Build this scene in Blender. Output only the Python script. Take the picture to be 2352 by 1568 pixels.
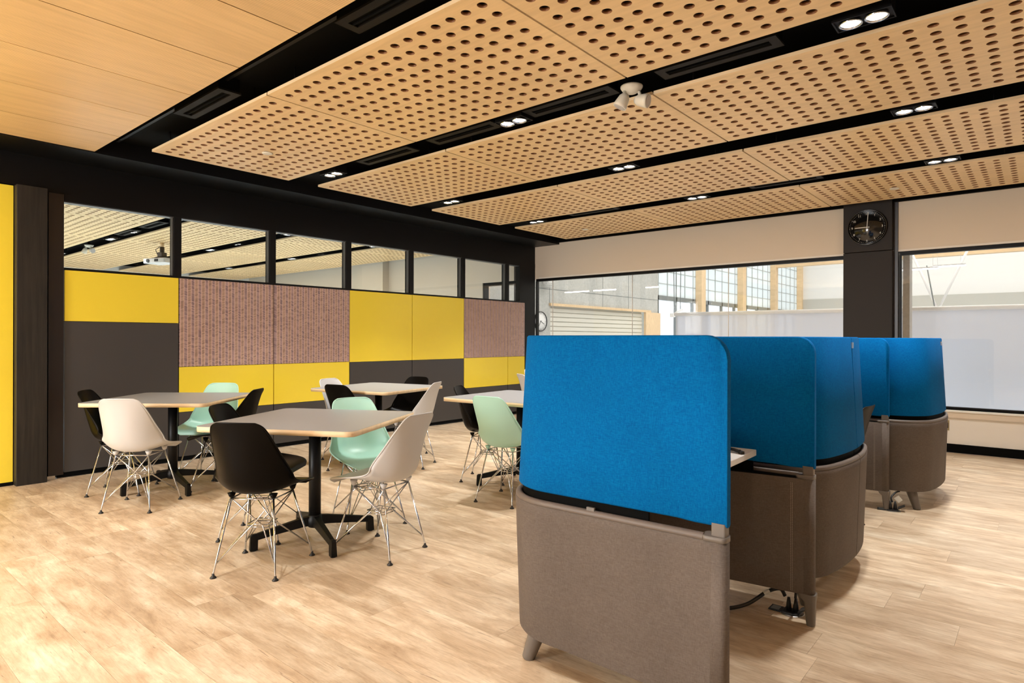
import bpy, bmesh, math, random
from math import sin, cos, pi, radians, atan2, sqrt
from mathutils import Vector, Matrix, Quaternion
random.seed(7)
for o in list(bpy.data.objects): bpy.data.objects.remove(o, do_unlink=True)
S = bpy.context.scene
COL = S.collection

# ------------------------------------------------------------------ camera
CH = 1.24
YAW = 0.70384
cd = bpy.data.cameras.new('camera'); cam = bpy.data.objects.new('camera', cd); COL.objects.link(cam)
cd.sensor_width = 36; cd.lens = 1436.4 / 2352 * 36; cd.shift_y = -(784 - 777.2) / 2352
cd.clip_start = .05; cd.clip_end = 200
cam.matrix_world = Matrix.Translation((0, 0, CH)) @ (Matrix.Rotation(YAW, 4, 'Z') @ Matrix.Rotation(pi / 2, 4, 'X') @ Matrix.Rotation(0.0026, 4, 'Z'))
S.camera = cam

# ------------------------------------------------------------------ world, exposure, large lights
w = bpy.data.worlds.new('world'); S.world = w; w.use_nodes = True
bg = w.node_tree.nodes['Background']; bg.inputs[0].default_value = (.82, .92, 1, 1); bg.inputs[1].default_value = .9
S.view_settings.view_transform = 'Standard'; S.view_settings.look = 'None'
S.view_settings.exposure = 0.97; S.view_settings.gamma = 1.0; S.view_settings.use_curve_mapping = False

def area(name, loc, rot, sx, sy, energy, col):
    d = bpy.data.lights.new(name, 'AREA'); d.shape = 'RECTANGLE'; d.size = sx; d.size_y = sy
    d.energy = energy; d.color = col
    o = bpy.data.objects.new(name, d); COL.objects.link(o); o.location = loc; o.rotation_euler = rot
    return o
# fill light added behind the camera to brighten booth fronts and ceiling
area('fill_front', (-3.80, -3.85, 1.55), (radians(90), 0, 0), 1.3, 2.0, 150, (.98, .99, 1))
# fill lights added under the closed roof to brighten the hall
area('fill_hall_roof', (0, 18, 7.6), (0, 0, 0), 13, 16, 760, (1, 1, .98))
area('fill_hall_roof', (-4, 12, 7.6), (0, 0, 0), 6, 5, 45, (1, 1, .98))

# ------------------------------------------------------------------ materials
def mat(name, col, rough=.5, metal=0., spec=.5, coat=0.):
    m = bpy.data.materials.new(name); m.use_nodes = True
    b = m.node_tree.nodes['Principled BSDF']
    b.inputs['Base Color'].default_value = (*col, 1); b.inputs['Roughness'].default_value = rough
    b.inputs['Metallic'].default_value = metal; b.inputs['Specular IOR Level'].default_value = spec
    b.inputs['Coat Weight'].default_value = coat; b.inputs['Coat Roughness'].default_value = .08
    return m
class NT:
    def __init__(s, m): s.t = m.node_tree; s.b = s.t.nodes['Principled BSDF']; s.m = m
    def n(s, typ, **kw):
        x = s.t.nodes.new(typ)
        for k, v in kw.items():
            if k.startswith('i_'):
                key = k[2:]
                key = int(key) if key.isdigit() else key.replace('_', ' ')
                if isinstance(v, bpy.types.NodeSocket): s.t.links.new(v, x.inputs[key])
                else: x.inputs[key].default_value = v
            else: setattr(x, k, v)
        return x
    def l(s, a, b): s.t.links.new(a, b)
    def math(s, op, a, b=None, c=None):
        x = s.t.nodes.new('ShaderNodeMath'); x.operation = op
        for i, v in enumerate((a, b, c)):
            if v is None: continue
            if isinstance(v, bpy.types.NodeSocket): s.t.links.new(v, x.inputs[i])
            else: x.inputs[i].default_value = v
        return x.outputs[0]
    def mix(s, f, a, b, blend='MIX'):
        x = s.t.nodes.new('ShaderNodeMix'); x.data_type = 'RGBA'; x.blend_type = blend
        for i, v in ((0, f), (6, a), (7, b)):
            if isinstance(v, bpy.types.NodeSocket): s.t.links.new(v, x.inputs[i])
            else: x.inputs[i].default_value = v if i == 0 else (*v[:3], 1)
        return x.outputs[2]
    def ramp(s, f, stops):
        x = s.t.nodes.new('ShaderNodeValToRGB'); s.t.links.new(f, x.inputs[0]); e = x.color_ramp.elements
        while len(e) < len(stops): e.new(.5)
        for q, (p, c) in zip(e, stops): q.position = p; q.color = (*c, 1)
        return x.outputs[0]
    def coord(s, kind='Object'): return s.n('ShaderNodeTexCoord').outputs[kind]
    def mapping(s, v, scale=(1, 1, 1), loc=(0, 0, 0)):
        return s.n('ShaderNodeMapping', i_0=v, i_Scale=scale, i_Location=loc).outputs[0]
    def noise(s, v, scale, detail=4, rough=.5, dist=0.):
        return s.n('ShaderNodeTexNoise', i_Vector=v, i_Scale=scale, i_Detail=detail, i_Roughness=rough, i_Distortion=dist).outputs[0]
    def bump(s, h, strength=.2, dist=.002):
        x = s.n('ShaderNodeBump', i_Height=h, i_Strength=strength, i_Distance=dist); s.l(x.outputs[0], s.b.inputs['Normal'])
    def col(s, c): s.l(c, s.b.inputs['Base Color'])

def m_floor():
    m = mat('floor_plank_vinyl', (.5, .36, .24), .42, spec=.35); k = NT(m)
    rnd = k.n('ShaderNodeObjectInfo').outputs['Random']
    off = k.n('ShaderNodeCombineXYZ', i_X=k.math('MULTIPLY', rnd, 37.), i_Y=k.math('MULTIPLY', rnd, 91.), i_Z=k.math('MULTIPLY', rnd, 13.)).outputs[0]
    v = k.n('ShaderNodeVectorMath', operation='ADD', i_0=k.coord(), i_1=off).outputs[0]
    big = k.noise(k.mapping(v, (1.3, 4.2, 1)), 2.4, 7, .66, .35)
    grain = k.noise(k.mapping(v, (2.4, 30, 1)), 2.8, 8, .70, .2)
    fine = k.noise(k.mapping(v, (5, 110, 1)), 3., 3, .6)
    c = k.ramp(big, [(.25, (.39, .265, .16)), (.42, (.555, .405, .262)), (.57, (.70, .555, .39)), (.74, (.86, .755, .59))])
    c2 = k.ramp(grain, [(.25, (.55, .45, .36)), (.5, (1, 1, 1)), (.75, (1.05, 1.05, 1.05))])
    c = k.mix(.62, c, c2, 'MULTIPLY')
    crack = k.noise(k.mapping(v, (3.2, 48, 1)), 1.7, 3, .55, 1.1)
    c = k.mix(k.ramp(crack, [(.665, (0, 0, 0)), (.72, (.6, .6, .6))]), c, (.17, .10, .06))
    c = k.mix(.25, c, k.ramp(fine, [(.3, (.6, .6, .6)), (.6, (1, 1, 1))]), 'MULTIPLY')
    tone = k.math('MULTIPLY_ADD', rnd, .20, .88)
    t = k.n('ShaderNodeCombineXYZ', i_X=tone, i_Y=tone, i_Z=tone).outputs[0]
    c = k.mix(1., c, t, 'MULTIPLY'); k.col(c)
    k.l(k.math('MULTIPLY_ADD', grain, .25, .3), k.b.inputs['Roughness']); k.bump(grain, .12, .0008)
    return m
def m_maple(name, col=(.60, .385, .185), groove=False, alongx=True):
    m = mat(name, col, .42, spec=.35); k = NT(m); v = k.coord()
    rnd = k.n('ShaderNodeObjectInfo').outputs['Random']
    off = k.n('ShaderNodeCombineXYZ', i_X=k.math('MULTIPLY', rnd, 17.), i_Y=k.math('MULTIPLY', rnd, 31.)).outputs[0]
    v2 = k.n('ShaderNodeVectorMath', operation='ADD', i_0=v, i_1=off).outputs[0]
    s1 = (1.2, 14, 4) if alongx else (14, 1.2, 4)
    g = k.noise(k.mapping(v2, s1), 2., 5, .55, .3); b = k.noise(v2, .9, 2)
    c = k.mix(1., k.ramp(g, [(.25, (.88, .86, .82)), (.6, (1.03, 1.02, 1.0))]), (*col, 1), 'MULTIPLY')
    c = k.mix(1., c, k.ramp(b, [(.3, (.92, .91, .9)), (.7, (1.04, 1.04, 1.03))]), 'MULTIPLY')
    if groove:
        sx = k.n('ShaderNodeSeparateXYZ', i_0=v).outputs[0]
        f = k.math('FRACT', k.math('MULTIPLY', sx, 1 / .0135))
        st = k.math('LESS_THAN', f, .26)
        c = k.mix(k.math('MULTIPLY', st, .42), c, (.13, .065, .025)); k.bump(st, -.35, .002)
    else: k.bump(g, .05, .0006)
    k.col(c); return m
def m_fabric(name, col, col2, scale=330., bump=.35, rough=.85, streak=(1, 1, .12)):
    m = mat(name, col, rough, spec=.07); k = NT(m); v = k.coord()
    a = k.noise(k.mapping(v, streak), scale, 2, .6)
    b = k.noise(k.mapping(v, (.14, .14, 1.)), scale * .9, 2, .6)
    big = k.noise(v, 5., 3)
    h = k.math('ADD', a, b)
    c = k.mix(k.ramp(k.math('MULTIPLY', h, .5), [(.36, (0, 0, 0)), (.64, (1, 1, 1))]), col, col2)
    c = k.mix(1., c, k.ramp(big, [(.3, (.93, .93, .93)), (.7, (1.05, 1.05, 1.05))]), 'MULTIPLY')
    k.col(c); k.bump(h, bump, .0008)
    k.b.inputs['Sheen Weight'].default_value = .0
    return m
def m_pattern():
    m = mat('herringbone_dash_print', (.42, .27, .21), .45, spec=.4); k = NT(m)
    sp = k.n('ShaderNodeSeparateXYZ', i_0=k.coord()); y, z = sp.outputs[1], sp.outputs[2]
    W = .0345
    q = k.math('MULTIPLY', y, 1 / W); ci = k.math('FLOOR', q); fr = k.math('FRACT', q)
    par = k.math('MODULO', k.math('ABSOLUTE', ci), 2.)
    sgn = k.math('MULTIPLY_ADD', par, 2., -1.)
    cr = k.n('ShaderNodeTexWhiteNoise', noise_dimensions='1D', i_W=ci).outputs[0]
    t = k.math('ADD', k.math('MULTIPLY', z, 1 / .0125), k.math('ADD', k.math('MULTIPLY', k.math('MULTIPLY', fr, sgn), .85), k.math('MULTIPLY', cr, 9.)))
    ti = k.math('FLOOR', t); tf = k.math('FRACT', t)
    wn = k.n('ShaderNodeTexWhiteNoise', noise_dimensions='2D', i_Vector=k.n('ShaderNodeCombineXYZ', i_X=ci, i_Y=ti).outputs[0]).outputs[0]
    dash = k.math('LESS_THAN', tf, k.math('MULTIPLY_ADD', wn, .2, .36))
    sep = k.math('GREATER_THAN', fr, .13)
    amt = k.math('MULTIPLY', k.math('MULTIPLY', dash, sep), k.math('MULTIPLY_ADD', wn, .45, .5))
    base = k.mix(par, (.56, .37, .285), (.51, .34, .32))
    base = k.mix(sep, (.78, .56, .46), base)
    dcol = k.mix(par, (.12, .06, .045), (.045, .025, .05))
    k.col(k.mix(amt, base, dcol)); return m
def m_concrete():
    m = mat('concrete', (.5, .5, .47), .8); k = NT(m); v = k.coord()
    a = k.noise(v, 1.2, 5, .6); b = k.noise(v, 24., 4, .7)
    c = k.mix(1., k.ramp(a, [(.3, (.46, .46, .43)), (.7, (.60, .60, .57))]), k.ramp(b, [(.3, (.82, .82, .82)), (.6, (1, 1, 1))]), 'MULTIPLY')
    k.col(c); return m
def m_blackwood():
    m = mat('black_stained_timber', (.02, .016, .013), .55); k = NT(m); v = k.coord()
    g = k.noise(k.mapping(v, (20, 20, 1.1)), 2., 5, .6, .5)
    k.col(k.ramp(g, [(.35, (.006, .005, .004)), (.7, (.022, .017, .013))])); k.bump(g, .25, .002); return m
def m_glass(name, tint=(1, 1, 1), refl=1.5):
    m = bpy.data.materials.new(name); m.use_nodes = True; t = m.node_tree; t.nodes.clear()
    o = t.nodes.new('ShaderNodeOutputMaterial'); mx = t.nodes.new('ShaderNodeMixShader')
    tr = t.nodes.new('ShaderNodeBsdfTransparent'); tr.inputs[0].default_value = (*tint, 1)
    gl = t.nodes.new('ShaderNodeBsdfGlossy'); gl.inputs['Roughness'].default_value = .01
    fr = t.nodes.new('ShaderNodeFresnel'); ge = t.nodes.new('ShaderNodeNewGeometry'); mr = t.nodes.new('ShaderNodeMapRange')
    mr.inputs['To Min'].default_value = refl; mr.inputs['To Max'].default_value = 1 / refl   # same reflectance on both faces of the thin pane
    t.links.new(ge.outputs['Backfacing'], mr.inputs['Value']); t.links.new(mr.outputs[0], fr.inputs[0])
    t.links.new(fr.outputs[0], mx.inputs[0]); t.links.new(tr.outputs[0], mx.inputs[1]); t.links.new(gl.outputs[0], mx.inputs[2])
    t.links.new(mx.outputs[0], o.inputs[0]); return m
def m_emit(name, col, st):
    m = bpy.data.materials.new(name); m.use_nodes = True; t = m.node_tree; t.nodes.clear()
    o = t.nodes.new('ShaderNodeOutputMaterial'); e = t.nodes.new('ShaderNodeEmission')
    e.inputs[0].default_value = (*col, 1); e.inputs[1].default_value = st; t.links.new(e.outputs[0], o.inputs[0]); return m
def m_translucent(name, col, clear):
    m = bpy.data.materials.new(name); m.use_nodes = True; t = m.node_tree; t.nodes.clear()
    o = t.nodes.new('ShaderNodeOutputMaterial'); a = t.nodes.new('ShaderNodeMixShader'); b = t.nodes.new('ShaderNodeMixShader')
    d = t.nodes.new('ShaderNodeBsdfDiffuse'); d.inputs[0].default_value = (*col, 1)
    tl = t.nodes.new('ShaderNodeBsdfTranslucent'); tl.inputs[0].default_value = (*col, 1)
    tr = t.nodes.new('ShaderNodeBsdfTransparent')
    a.inputs[0].default_value = .5; t.links.new(d.outputs[0], a.inputs[1]); t.links.new(tl.outputs[0], a.inputs[2])
    b.inputs[0].default_value = clear; t.links.new(a.outputs[0], b.inputs[1]); t.links.new(tr.outputs[0], b.inputs[2])
    t.links.new(b.outputs[0], o.inputs[0]); return m

M = {}
M['floor'] = m_floor()
M['sub'] = mat('subfloor', (.10, .065, .04), .8)
M['maple'] = m_maple('maple_ceiling_panel', (.81, .585, .310))
M['groove'] = m_maple('grooved_maple_panel', (.76, .54, .285), True, False)
M['ply'] = m_maple('plywood_edge', (.78, .60, .38))
M['black'] = mat('matt_black', (.0025, .0025, .0025), .75, spec=.08)
M['frame'] = mat('black_frame', (.004, .0035, .0035), .45, spec=.2)
M['vent'] = mat('dark_brown_vent', (.008, .0065, .005), .55, spec=.12)
M['bwood'] = m_blackwood()
M['jamb'] = mat('dark_brown_jamb', (.026, .020, .019), .35)
M['yellow'] = mat('yellow_laminate', (.92, .71, .055), .18, spec=.4)
M['char'] = mat('charcoal_laminate', (.062, .057, .055), .35, spec=.35)
M['pattern'] = m_pattern()
M['cream'] = mat('cream_paint', (.74, .64, .52), .7)
M['cream2'] = mat('warm_white_paint', (.86, .81, .74), .7)
M['wright'] = mat('taupe_bounce_cut', (.26, .215, .175), .7)  # unseen right wall, darkened to lessen bounce onto the booth backs
M['sill'] = mat('white_sill', (.9, .88, .84), .35)
M['pillar'] = mat('dark_brown_pillar', (.022, .017, .014), .5, spec=.2)
M['glass'] = m_glass('window_glass', (1, 1, 1), 1.45)
M['bglass'] = m_glass('clock_glass', (1, 1, 1), 1.5)
M['conc'] = m_concrete()
M['white'] = mat('white_paint', (.85, .84, .82), .5)
M['hwhite'] = mat('hall_white_wall', (.82, .82, .80), .6)
M['hgrey'] = mat('hall_grey_band', (.52, .52, .48), .7)
M['shutter'] = mat('shutter_slat_cream', (.70, .68, .60), .45)
M['timber'] = m_maple('pale_timber', (.80, .60, .38))
M['mull'] = mat('grey_mullion', (.20, .22, .22), .4)
M['bar'] = mat('pale_grey_bar', (.42, .44, .43), .5)
M['bead'] = mat('dark_grey_bead', (.06, .058, .055), .4)
M['carpet'] = m_fabric('neutral_bounce_carpet', (.50, .52, .52), (.62, .64, .64), 90.)  # unseen next-room floor, made grey to neutralise the bounce on its ceiling
M['poly'] = m_translucent('white_translucent_sheet', (.86, .89, .88), .12)
M['net'] = m_translucent('grey_translucent_sheet', (.72, .75, .82), .24)
M['lamp'] = m_emit('downlight_lens', (1, .96, .90), 90)
M['hrefl'] = m_emit('reflection_glow', (1, .98, .95), 6)  # glow of the lamp reflections in the window glass
M['offlens'] = mat('clear_lamp_lens', (.55, .52, .5), .15)
M['offwhite'] = mat('off_white_metal', (.74, .69, .58), .35)
M['chrome'] = mat('chrome', (.62, .64, .68), .14, 1.)
M['steel'] = mat('brushed_steel', (.62, .60, .57), .3, 1.)
M['rubber'] = mat('black_rubber', (.012, .011, .011), .45)
M['pwhite'] = mat('white_plastic', (.585, .575, .565), .38)
M['pmint'] = mat('mint_plastic', (.46, .76, .64), .38)
M['pblack'] = mat('black_plastic', (.0035, .0026, .002), .36, spec=.08)
M['pbrown'] = mat('dark_brown_plastic', (.010, .007, .005), .4, spec=.1)
M['tgrey'] = mat('grey_laminate', (.345, .352, .36), .36, spec=.35)
M['tblack'] = mat('black_powder_coat', (.004, .004, .004), .45, spec=.25)
M['blue'] = m_fabric('blue_screen_fabric', (.000, .086, .29), (.000, .152, .43), 560.)
M['fab'] = m_fabric('taupe_upholstery', (.112, .091, .078), (.155, .128, .111), 420., .25, .6, (1, 1, .2))
M['fabcap'] = mat('taupe_vinyl_edge', (.135, .108, .092), .5)
M['bleg'] = mat('taupe_leg_plastic', (.155, .135, .118), .45)
M['stitch'] = mat('pale_stitching', (.42, .36, .31), .8)
M['desk'] = mat('white_laminate_desk', (.80, .77, .73), .35)
M['cable'] = mat('black_cable', (.012, .011, .011), .4)
M['tagw'] = mat('paper_tag', (.8, .78, .72), .7)
M['numeral'] = mat('pale_grey_print', (.62, .60, .56), .6)
M['dial'] = mat('black_dial', (.010, .009, .008), .12, spec=.7)
M['brass'] = mat('brass_plate', (.45, .36, .2), .35, .6)

# ------------------------------------------------------------------ mesh helpers
class MB:
    def __init__(s): s.v = []; s.f = []; s.sm = []; s.mi = []; s.cur = 0
    def add(s, vs, fs, smooth=False):
        b = len(s.v); s.v += [tuple(p) for p in vs]; s.f += [tuple(i + b for i in f) for f in fs]
        s.sm += [smooth] * len(fs); s.mi += [s.cur] * len(fs); return s
    def box(s, x0, x1, y0, y1, z0, z1):
        return s.add([(x0, y0, z0), (x1, y0, z0), (x1, y1, z0), (x0, y1, z0), (x0, y0, z1), (x1, y0, z1), (x1, y1, z1), (x0, y1, z1)],
                     [(0, 3, 2, 1), (4, 5, 6, 7), (0, 1, 5, 4), (1, 2, 6, 5), (2, 3, 7, 6), (3, 0, 4, 7)])
    def prism(s, poly, z0, z1, smooth=False):
        n = len(poly)
        s.add([(x, y, z0) for x, y in poly] + [(x, y, z1) for x, y in poly], [tuple(range(n - 1, -1, -1)), tuple(range(n, 2 * n))])
        b = len(s.v) - 2 * n
        s.f += [(b + i, b + (i + 1) % n, b + n + (i + 1) % n, b + n + i) for i in range(n)]; s.sm += [smooth] * n; s.mi += [s.cur] * n
        return s
    def tube(s, pts, r, seg=8, cap=True):
        pts = [Vector(p) for p in pts]; n = len(pts); rs = r if isinstance(r, (list, tuple)) else [r] * n
        vs = []; up = None
        for i, p in enumerate(pts):
            d = (pts[min(i + 1, n - 1)] - pts[max(i - 1, 0)]).normalized()
            if up is None: up = d.orthogonal().normalized()
            else: up = (up - d * up.dot(d)).normalized()
            q = d.cross(up)
            for k in range(seg):
                a = 2 * pi * k / seg; vs.append(p + (up * cos(a) + q * sin(a)) * rs[i])
        fs = [(i * seg + k, i * seg + (k + 1) % seg, (i + 1) * seg + (k + 1) % seg, (i + 1) * seg + k) for i in range(n - 1) for k in range(seg)]
        s.add(vs, fs, True)
        if cap:
            b = len(s.v) - len(vs)
            s.f += [tuple(b + k for k in range(seg - 1, -1, -1)), tuple(b + (n - 1) * seg + k for k in range(seg))]; s.sm += [False] * 2; s.mi += [s.cur] * 2
        return s
    def lathe(s, prof, seg=24, c=(0, 0, 0), smooth=True):
        n = len(prof); vs = [(c[0] + r * cos(2 * pi * k / seg), c[1] + r * sin(2 * pi * k / seg), c[2] + z) for r, z in prof for k in range(seg)]
        fs = [(i * seg + k, i * seg + (k + 1) % seg, (i + 1) * seg + (k + 1) % seg, (i + 1) * seg + k) for i in range(n - 1) for k in range(seg)]
        if prof[0][0] > 1e-6: fs.append(tuple(range(seg - 1, -1, -1)))
        if prof[-1][0] > 1e-6: fs.append(tuple((n - 1) * seg + k for k in range(seg)))
        return s.add(vs, fs, smooth)
    def mesh(s, name, mats):
        me = bpy.data.meshes.new(name); me.from_pydata(s.v, [], s.f)
        for m in (mats if isinstance(mats, (list, tuple)) else [mats]): me.materials.append(m)
        me.polygons.foreach_set('use_smooth', s.sm); me.polygons.foreach_set('material_index', s.mi); me.update(); return me
    def build(s, name, m, parent=None, bevel=0., weld=False):
        me = s.mesh(name, m)
        if weld or bevel:
            bm = bmesh.new(); bm.from_mesh(me)
            if weld: bmesh.ops.remove_doubles(bm, verts=bm.verts, dist=1e-5)
            if bevel:
                es = [e for e in bm.edges if len(e.link_faces) == 2 and e.calc_face_angle() > .6]
                bmesh.ops.bevel(bm, geom=es, offset=bevel, segments=2, affect='EDGES', profile=.5)
            bmesh.ops.recalc_face_normals(bm, faces=bm.faces); bm.to_mesh(me); bm.free()
        return link(name, me, parent)
def link(name, me, parent=None, loc=None, rz=None):
    o = bpy.data.objects.new(name, me); COL.objects.link(o)
    if parent is not None: o.parent = parent
    if loc is not None: o.location = loc
    if rz is not None: o.rotation_euler = (0, 0, rz)
    return o
def tag(o, label=None, cat=None, group=None, kind=None):
    if label: o['label'] = label
    if cat: o['category'] = cat
    if group: o['group'] = group
    if kind: o['kind'] = kind
    return o
def thing(name, loc=(0, 0, 0), rz=0., **kw):
    o = bpy.data.objects.new(name, None); COL.objects.link(o); o.empty_display_size = .1
    o.location = loc; o.rotation_euler = (0, 0, rz); return tag(o, **kw)
def kids(o): return [c for c in ALLKIDS.get(o.name, [])]
ALLKIDS = {}
def copy_tree(o, parent=None):
    c = o.copy(); COL.objects.link(c)
    if parent is not None: c.parent = parent
    for ch in o.children: copy_tree(ch, c)
    return c
def struct(name, mb, m, label=None, parent=None, **kw):
    o = mb.build(name, m, parent, **kw); o['kind'] = 'structure'
    if label: o['label'] = label
    return o
def rrect(hx, hy, r, n=6, cx=0, cy=0):
    p = []
    for sx, sy, a0 in ((1, -1, -90), (1, 1, 0), (-1, 1, 90), (-1, -1, 180)):
        for i in range(n + 1):
            a = radians(a0 + 90 * i / n); p.append((cx + sx * (hx - r) + r * cos(a), cy + sy * (hy - r) + r * sin(a)))
    return p
def circ(r, n=24, cx=0, cy=0): return [(cx + r * cos(2 * pi * i / n), cy + r * sin(2 * pi * i / n)) for i in range(n)]

XW, YB = -6.583, 8.357           # face of the panelled partition, face of the window wall
XR, YF = 4.0, -4.0               # right wall, front wall (behind the photographer)
ZC = 2.80

# ------------------------------------------------------------------ floor and its planks
fl = struct('floor', MB().box(XW - .1, XR, YF, YB, -.06, -.008), M['sub'], 'pale weathered oak plank floor')
PW, PL = .229, 1.524
full = MB().box(.0004, PL - .0004, .0004, PW - .0004, -.008, 0).mesh('plank', M['floor'])
rest = MB(); cnt = 0
j = 0; y = YB - PW
while y > YF - PW:
    x = XW - random.random() * PL
    while x < XR:
        x0, x1 = max(x, XW), min(x + PL, XR); y0 = max(y, YF)
        if x1 - x0 > .02 and y + PW - y0 > .02:
            # seen region: between the two edges of the view
            cxp, cyp = (x0 + x1) / 2, (y0 + y + PW) / 2
            fz = -sin(YAW) * cxp + cos(YAW) * cyp; fx = cos(YAW) * cxp + sin(YAW) * cyp
            vis = fz > .9 and abs(fx) < fz * .82 + 1.0
            if vis and cnt < 300:
                if abs(x1 - x0 - PL) < 1e-6 and y0 == y:
                    link('plank', full, fl, (x, y, 0))
                else:
                    me = MB().box(.0006, x1 - x0 - .0006, .0006, y + PW - y0 - .0006, -.008, 0).mesh('plank', M['floor'])
                    link('plank', me, fl, (x0, y0, 0))
                cnt += 1
            else: rest.box(x0 + .0006, x1 - .0006, y0 + .0006, y + PW - .0006, -.008, 0)
        x += PL
    y -= PW
o = rest.build('plank_field', M['floor'], fl); o['kind'] = 'stuff'
print('planks', cnt)

# ------------------------------------------------------------------ ceiling
ce = struct('ceiling', MB().box(XW - .1, XR, YF, YB, 2.93, 3.02), M['black'], 'black ceiling void above hung wooden panels')
def perforated_mesh(name, L, Wd, nx, ny, px, py, r, th, seg=16):
    mb = MB(); V = mb.v; F = mb.f
    mx, my = (L - nx * px) / 2, (Wd - ny * py) / 2
    def put(fs, sm, mi): 
        F.extend(fs); mb.sm.extend([sm] * len(fs)); mb.mi.extend([mi] * len(fs))
    for zz, up in ((0., False), (th, True)):
        # border strips
        for (a, b, c, d) in ((0, L, 0, my), (0, L, Wd - my, Wd), (0, mx, my, Wd - my), (L - mx, L, my, Wd - my)):
            i = len(V); V += [(a, c, zz), (b, c, zz), (b, d, zz), (a, d, zz)]
            put([(i, i + 1, i + 2, i + 3) if up else (i + 3, i + 2, i + 1, i)], False, 0)
    for ix in range(nx):
        for iy in range(ny):
            cx, cy = mx + (ix + .5) * px, my + (iy + .5) * py; ids = []
            for zz, up in ((0., False), (th, True)):
                i = len(V)
                V += [(cx + sx * px / 2, cy + sy * py / 2, zz) for sx, sy in ((1, 1), (-1, 1), (-1, -1), (1, -1))]
                V += [(cx + r * cos(pi / 4 + 2 * pi * k / seg), cy + r * sin(pi / 4 + 2 * pi * k / seg), zz) for k in range(seg)]
                ids.append(i); q = seg // 4
                for k in range(4):
                    arc = [i + 4 + (k * q + t) % seg for t in range(q + 1)]
                    poly = [i + k] + arc + [i + (k + 1) % 4]       # clockwise seen from above
                    put([tuple(poly) if not up else tuple(reversed(poly))], False, 0)
            a, b = ids
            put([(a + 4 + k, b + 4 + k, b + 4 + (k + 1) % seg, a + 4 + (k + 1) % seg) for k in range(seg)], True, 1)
    i = len(V); V += [(0, 0, 0), (L, 0, 0), (L, Wd, 0), (0, Wd, 0), (0, 0, th), (L, 0, th), (L, Wd, th), (0, Wd, th)]
    put([(i, i + 1, i + 5, i + 4), (i + 1, i + 2, i + 6, i + 5), (i + 2, i + 3, i + 7, i + 6), (i + 3, i, i + 4, i + 7)], False, 2)
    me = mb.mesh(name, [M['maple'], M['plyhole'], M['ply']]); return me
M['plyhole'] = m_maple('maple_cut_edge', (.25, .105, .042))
PXP, SYP, SW = 1.905, 1.578, 1.247
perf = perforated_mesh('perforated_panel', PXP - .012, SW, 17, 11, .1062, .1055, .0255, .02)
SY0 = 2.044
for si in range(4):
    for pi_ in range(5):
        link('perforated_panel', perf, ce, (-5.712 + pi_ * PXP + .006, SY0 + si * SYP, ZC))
# grooved maple panels of the ceiling nearest the camera
xs = [-6.107, -5.475] + [-4.82 + .637 * i for i in range(14)]
for a, b in zip(xs, xs[1:]):
    if a > XR - .1: break
    b = min(b, XR - .02)
    MB().box(a + .004, b - .004, YF + .05, 1.732, ZC, ZC + .02).build('grooved_panel', M['groove'], ce)
# black beam along the partition, hangers and rails in the slots
MB().box(XW, -6.075, YF, YB - .002, 2.79, 2.93).build('beam', M['frame'], ce)
for yy in (1.88, 3.46, 5.04, 6.62):
    MB().box(-6.0, XR, yy - .012, yy + .012, 2.90, 2.93).build('slot_rail', M['frame'], ce)
for si in range(4):
    for pi_ in range(5):
        for e in (.25, 1.65):
            MB().tube([(-5.712 + pi_ * PXP + e, SY0 + si * SYP + .05, 2.82), (-5.712 + pi_ * PXP + e, SY0 + si * SYP + .05, 2.93)], .004, 6).build('hanger_rod', M['frame'], ce)

# ------------------------------------------------------------------ downlights, vents, emergency lamps, detector discs
def downlight():
    t = thing('twin_downlight', cat='ceiling light', group='twin downlights in the black ceiling slots')
    MB().box(-.125, .125, -.062, .062, .012, .11).build('housing', M['frame'], t, bevel=.002)
    m = MB()
    for (x0, x1, y0, y1) in ((-.13, .13, -.067, -.060), (-.13, .13, .060, .067), (-.13, -.123, -.06, .06), (.123, .13, -.06, .06)): m.box(x0, x1, y0, y1, .004, .014)
    m.build('trim_frame', M['frame'], t)
    for sx in (-1, 1):
        r = MB().lathe([(.046, .012), (.052, .008), (.054, 0), (.050, -.004), (.045, .0), (.043, .012)], 28, (sx * .057, 0, 0)).build('reflector_ring', M['chrome'], t)
        MB().lathe([(.0001, .004), (.043, .006), (.043, .010), (.0001, .010)], 24, (sx * .057, 0, 0)).build('lens', M['lamp'], r)
    return t
DL = downlight(); used = [False]
def put_light(x, y, z, label, watts, cone=94):
    t = DL if not used[0] else copy_tree(DL)
    used[0] = True; t.location = (x, y, z); t['label'] = label
    d = bpy.data.lights.new('downlight_lamp', 'SPOT'); d.energy = watts; d.color = LCOL; d.spot_size = radians(cone); d.spot_blend = .8; d.shadow_soft_size = .06
    l = bpy.data.objects.new('downlight_lamp', d); COL.objects.link(l); l.location = (x, y, z - .03)
LCOL = (1, .995, .97)
LW = 80
ordx = ['nearest the partition', 'above the tables', 'above the blue booths', 'over the right wall']
ordy = ['first', 'second', 'third']
for iy, y in enumerate((3.46, 5.03, 6.62)):
    for ix, x in enumerate((-5.19, -2.93, -.675, 1.58)):
        put_light(x, y, 2.805, 'lit twin downlight in the %s black slot, %s' % (ordy[iy], ordx[ix]), LW, 80 if x > -1 and iy < 2 else 94)
for iy, y in enumerate((.35, -1.6)):  # extra lamps added out of view to light the foreground and ceiling
    for ix, x in enumerate((-5.0, -2.93, -.675, 1.58)):
        put_light(x, y, 2.79, 'added fill downlight in the grooved ceiling behind the photographer, %s row, %s' % (('nearer', 'farther')[iy], ordx[ix]), LW * 1.0)

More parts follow.
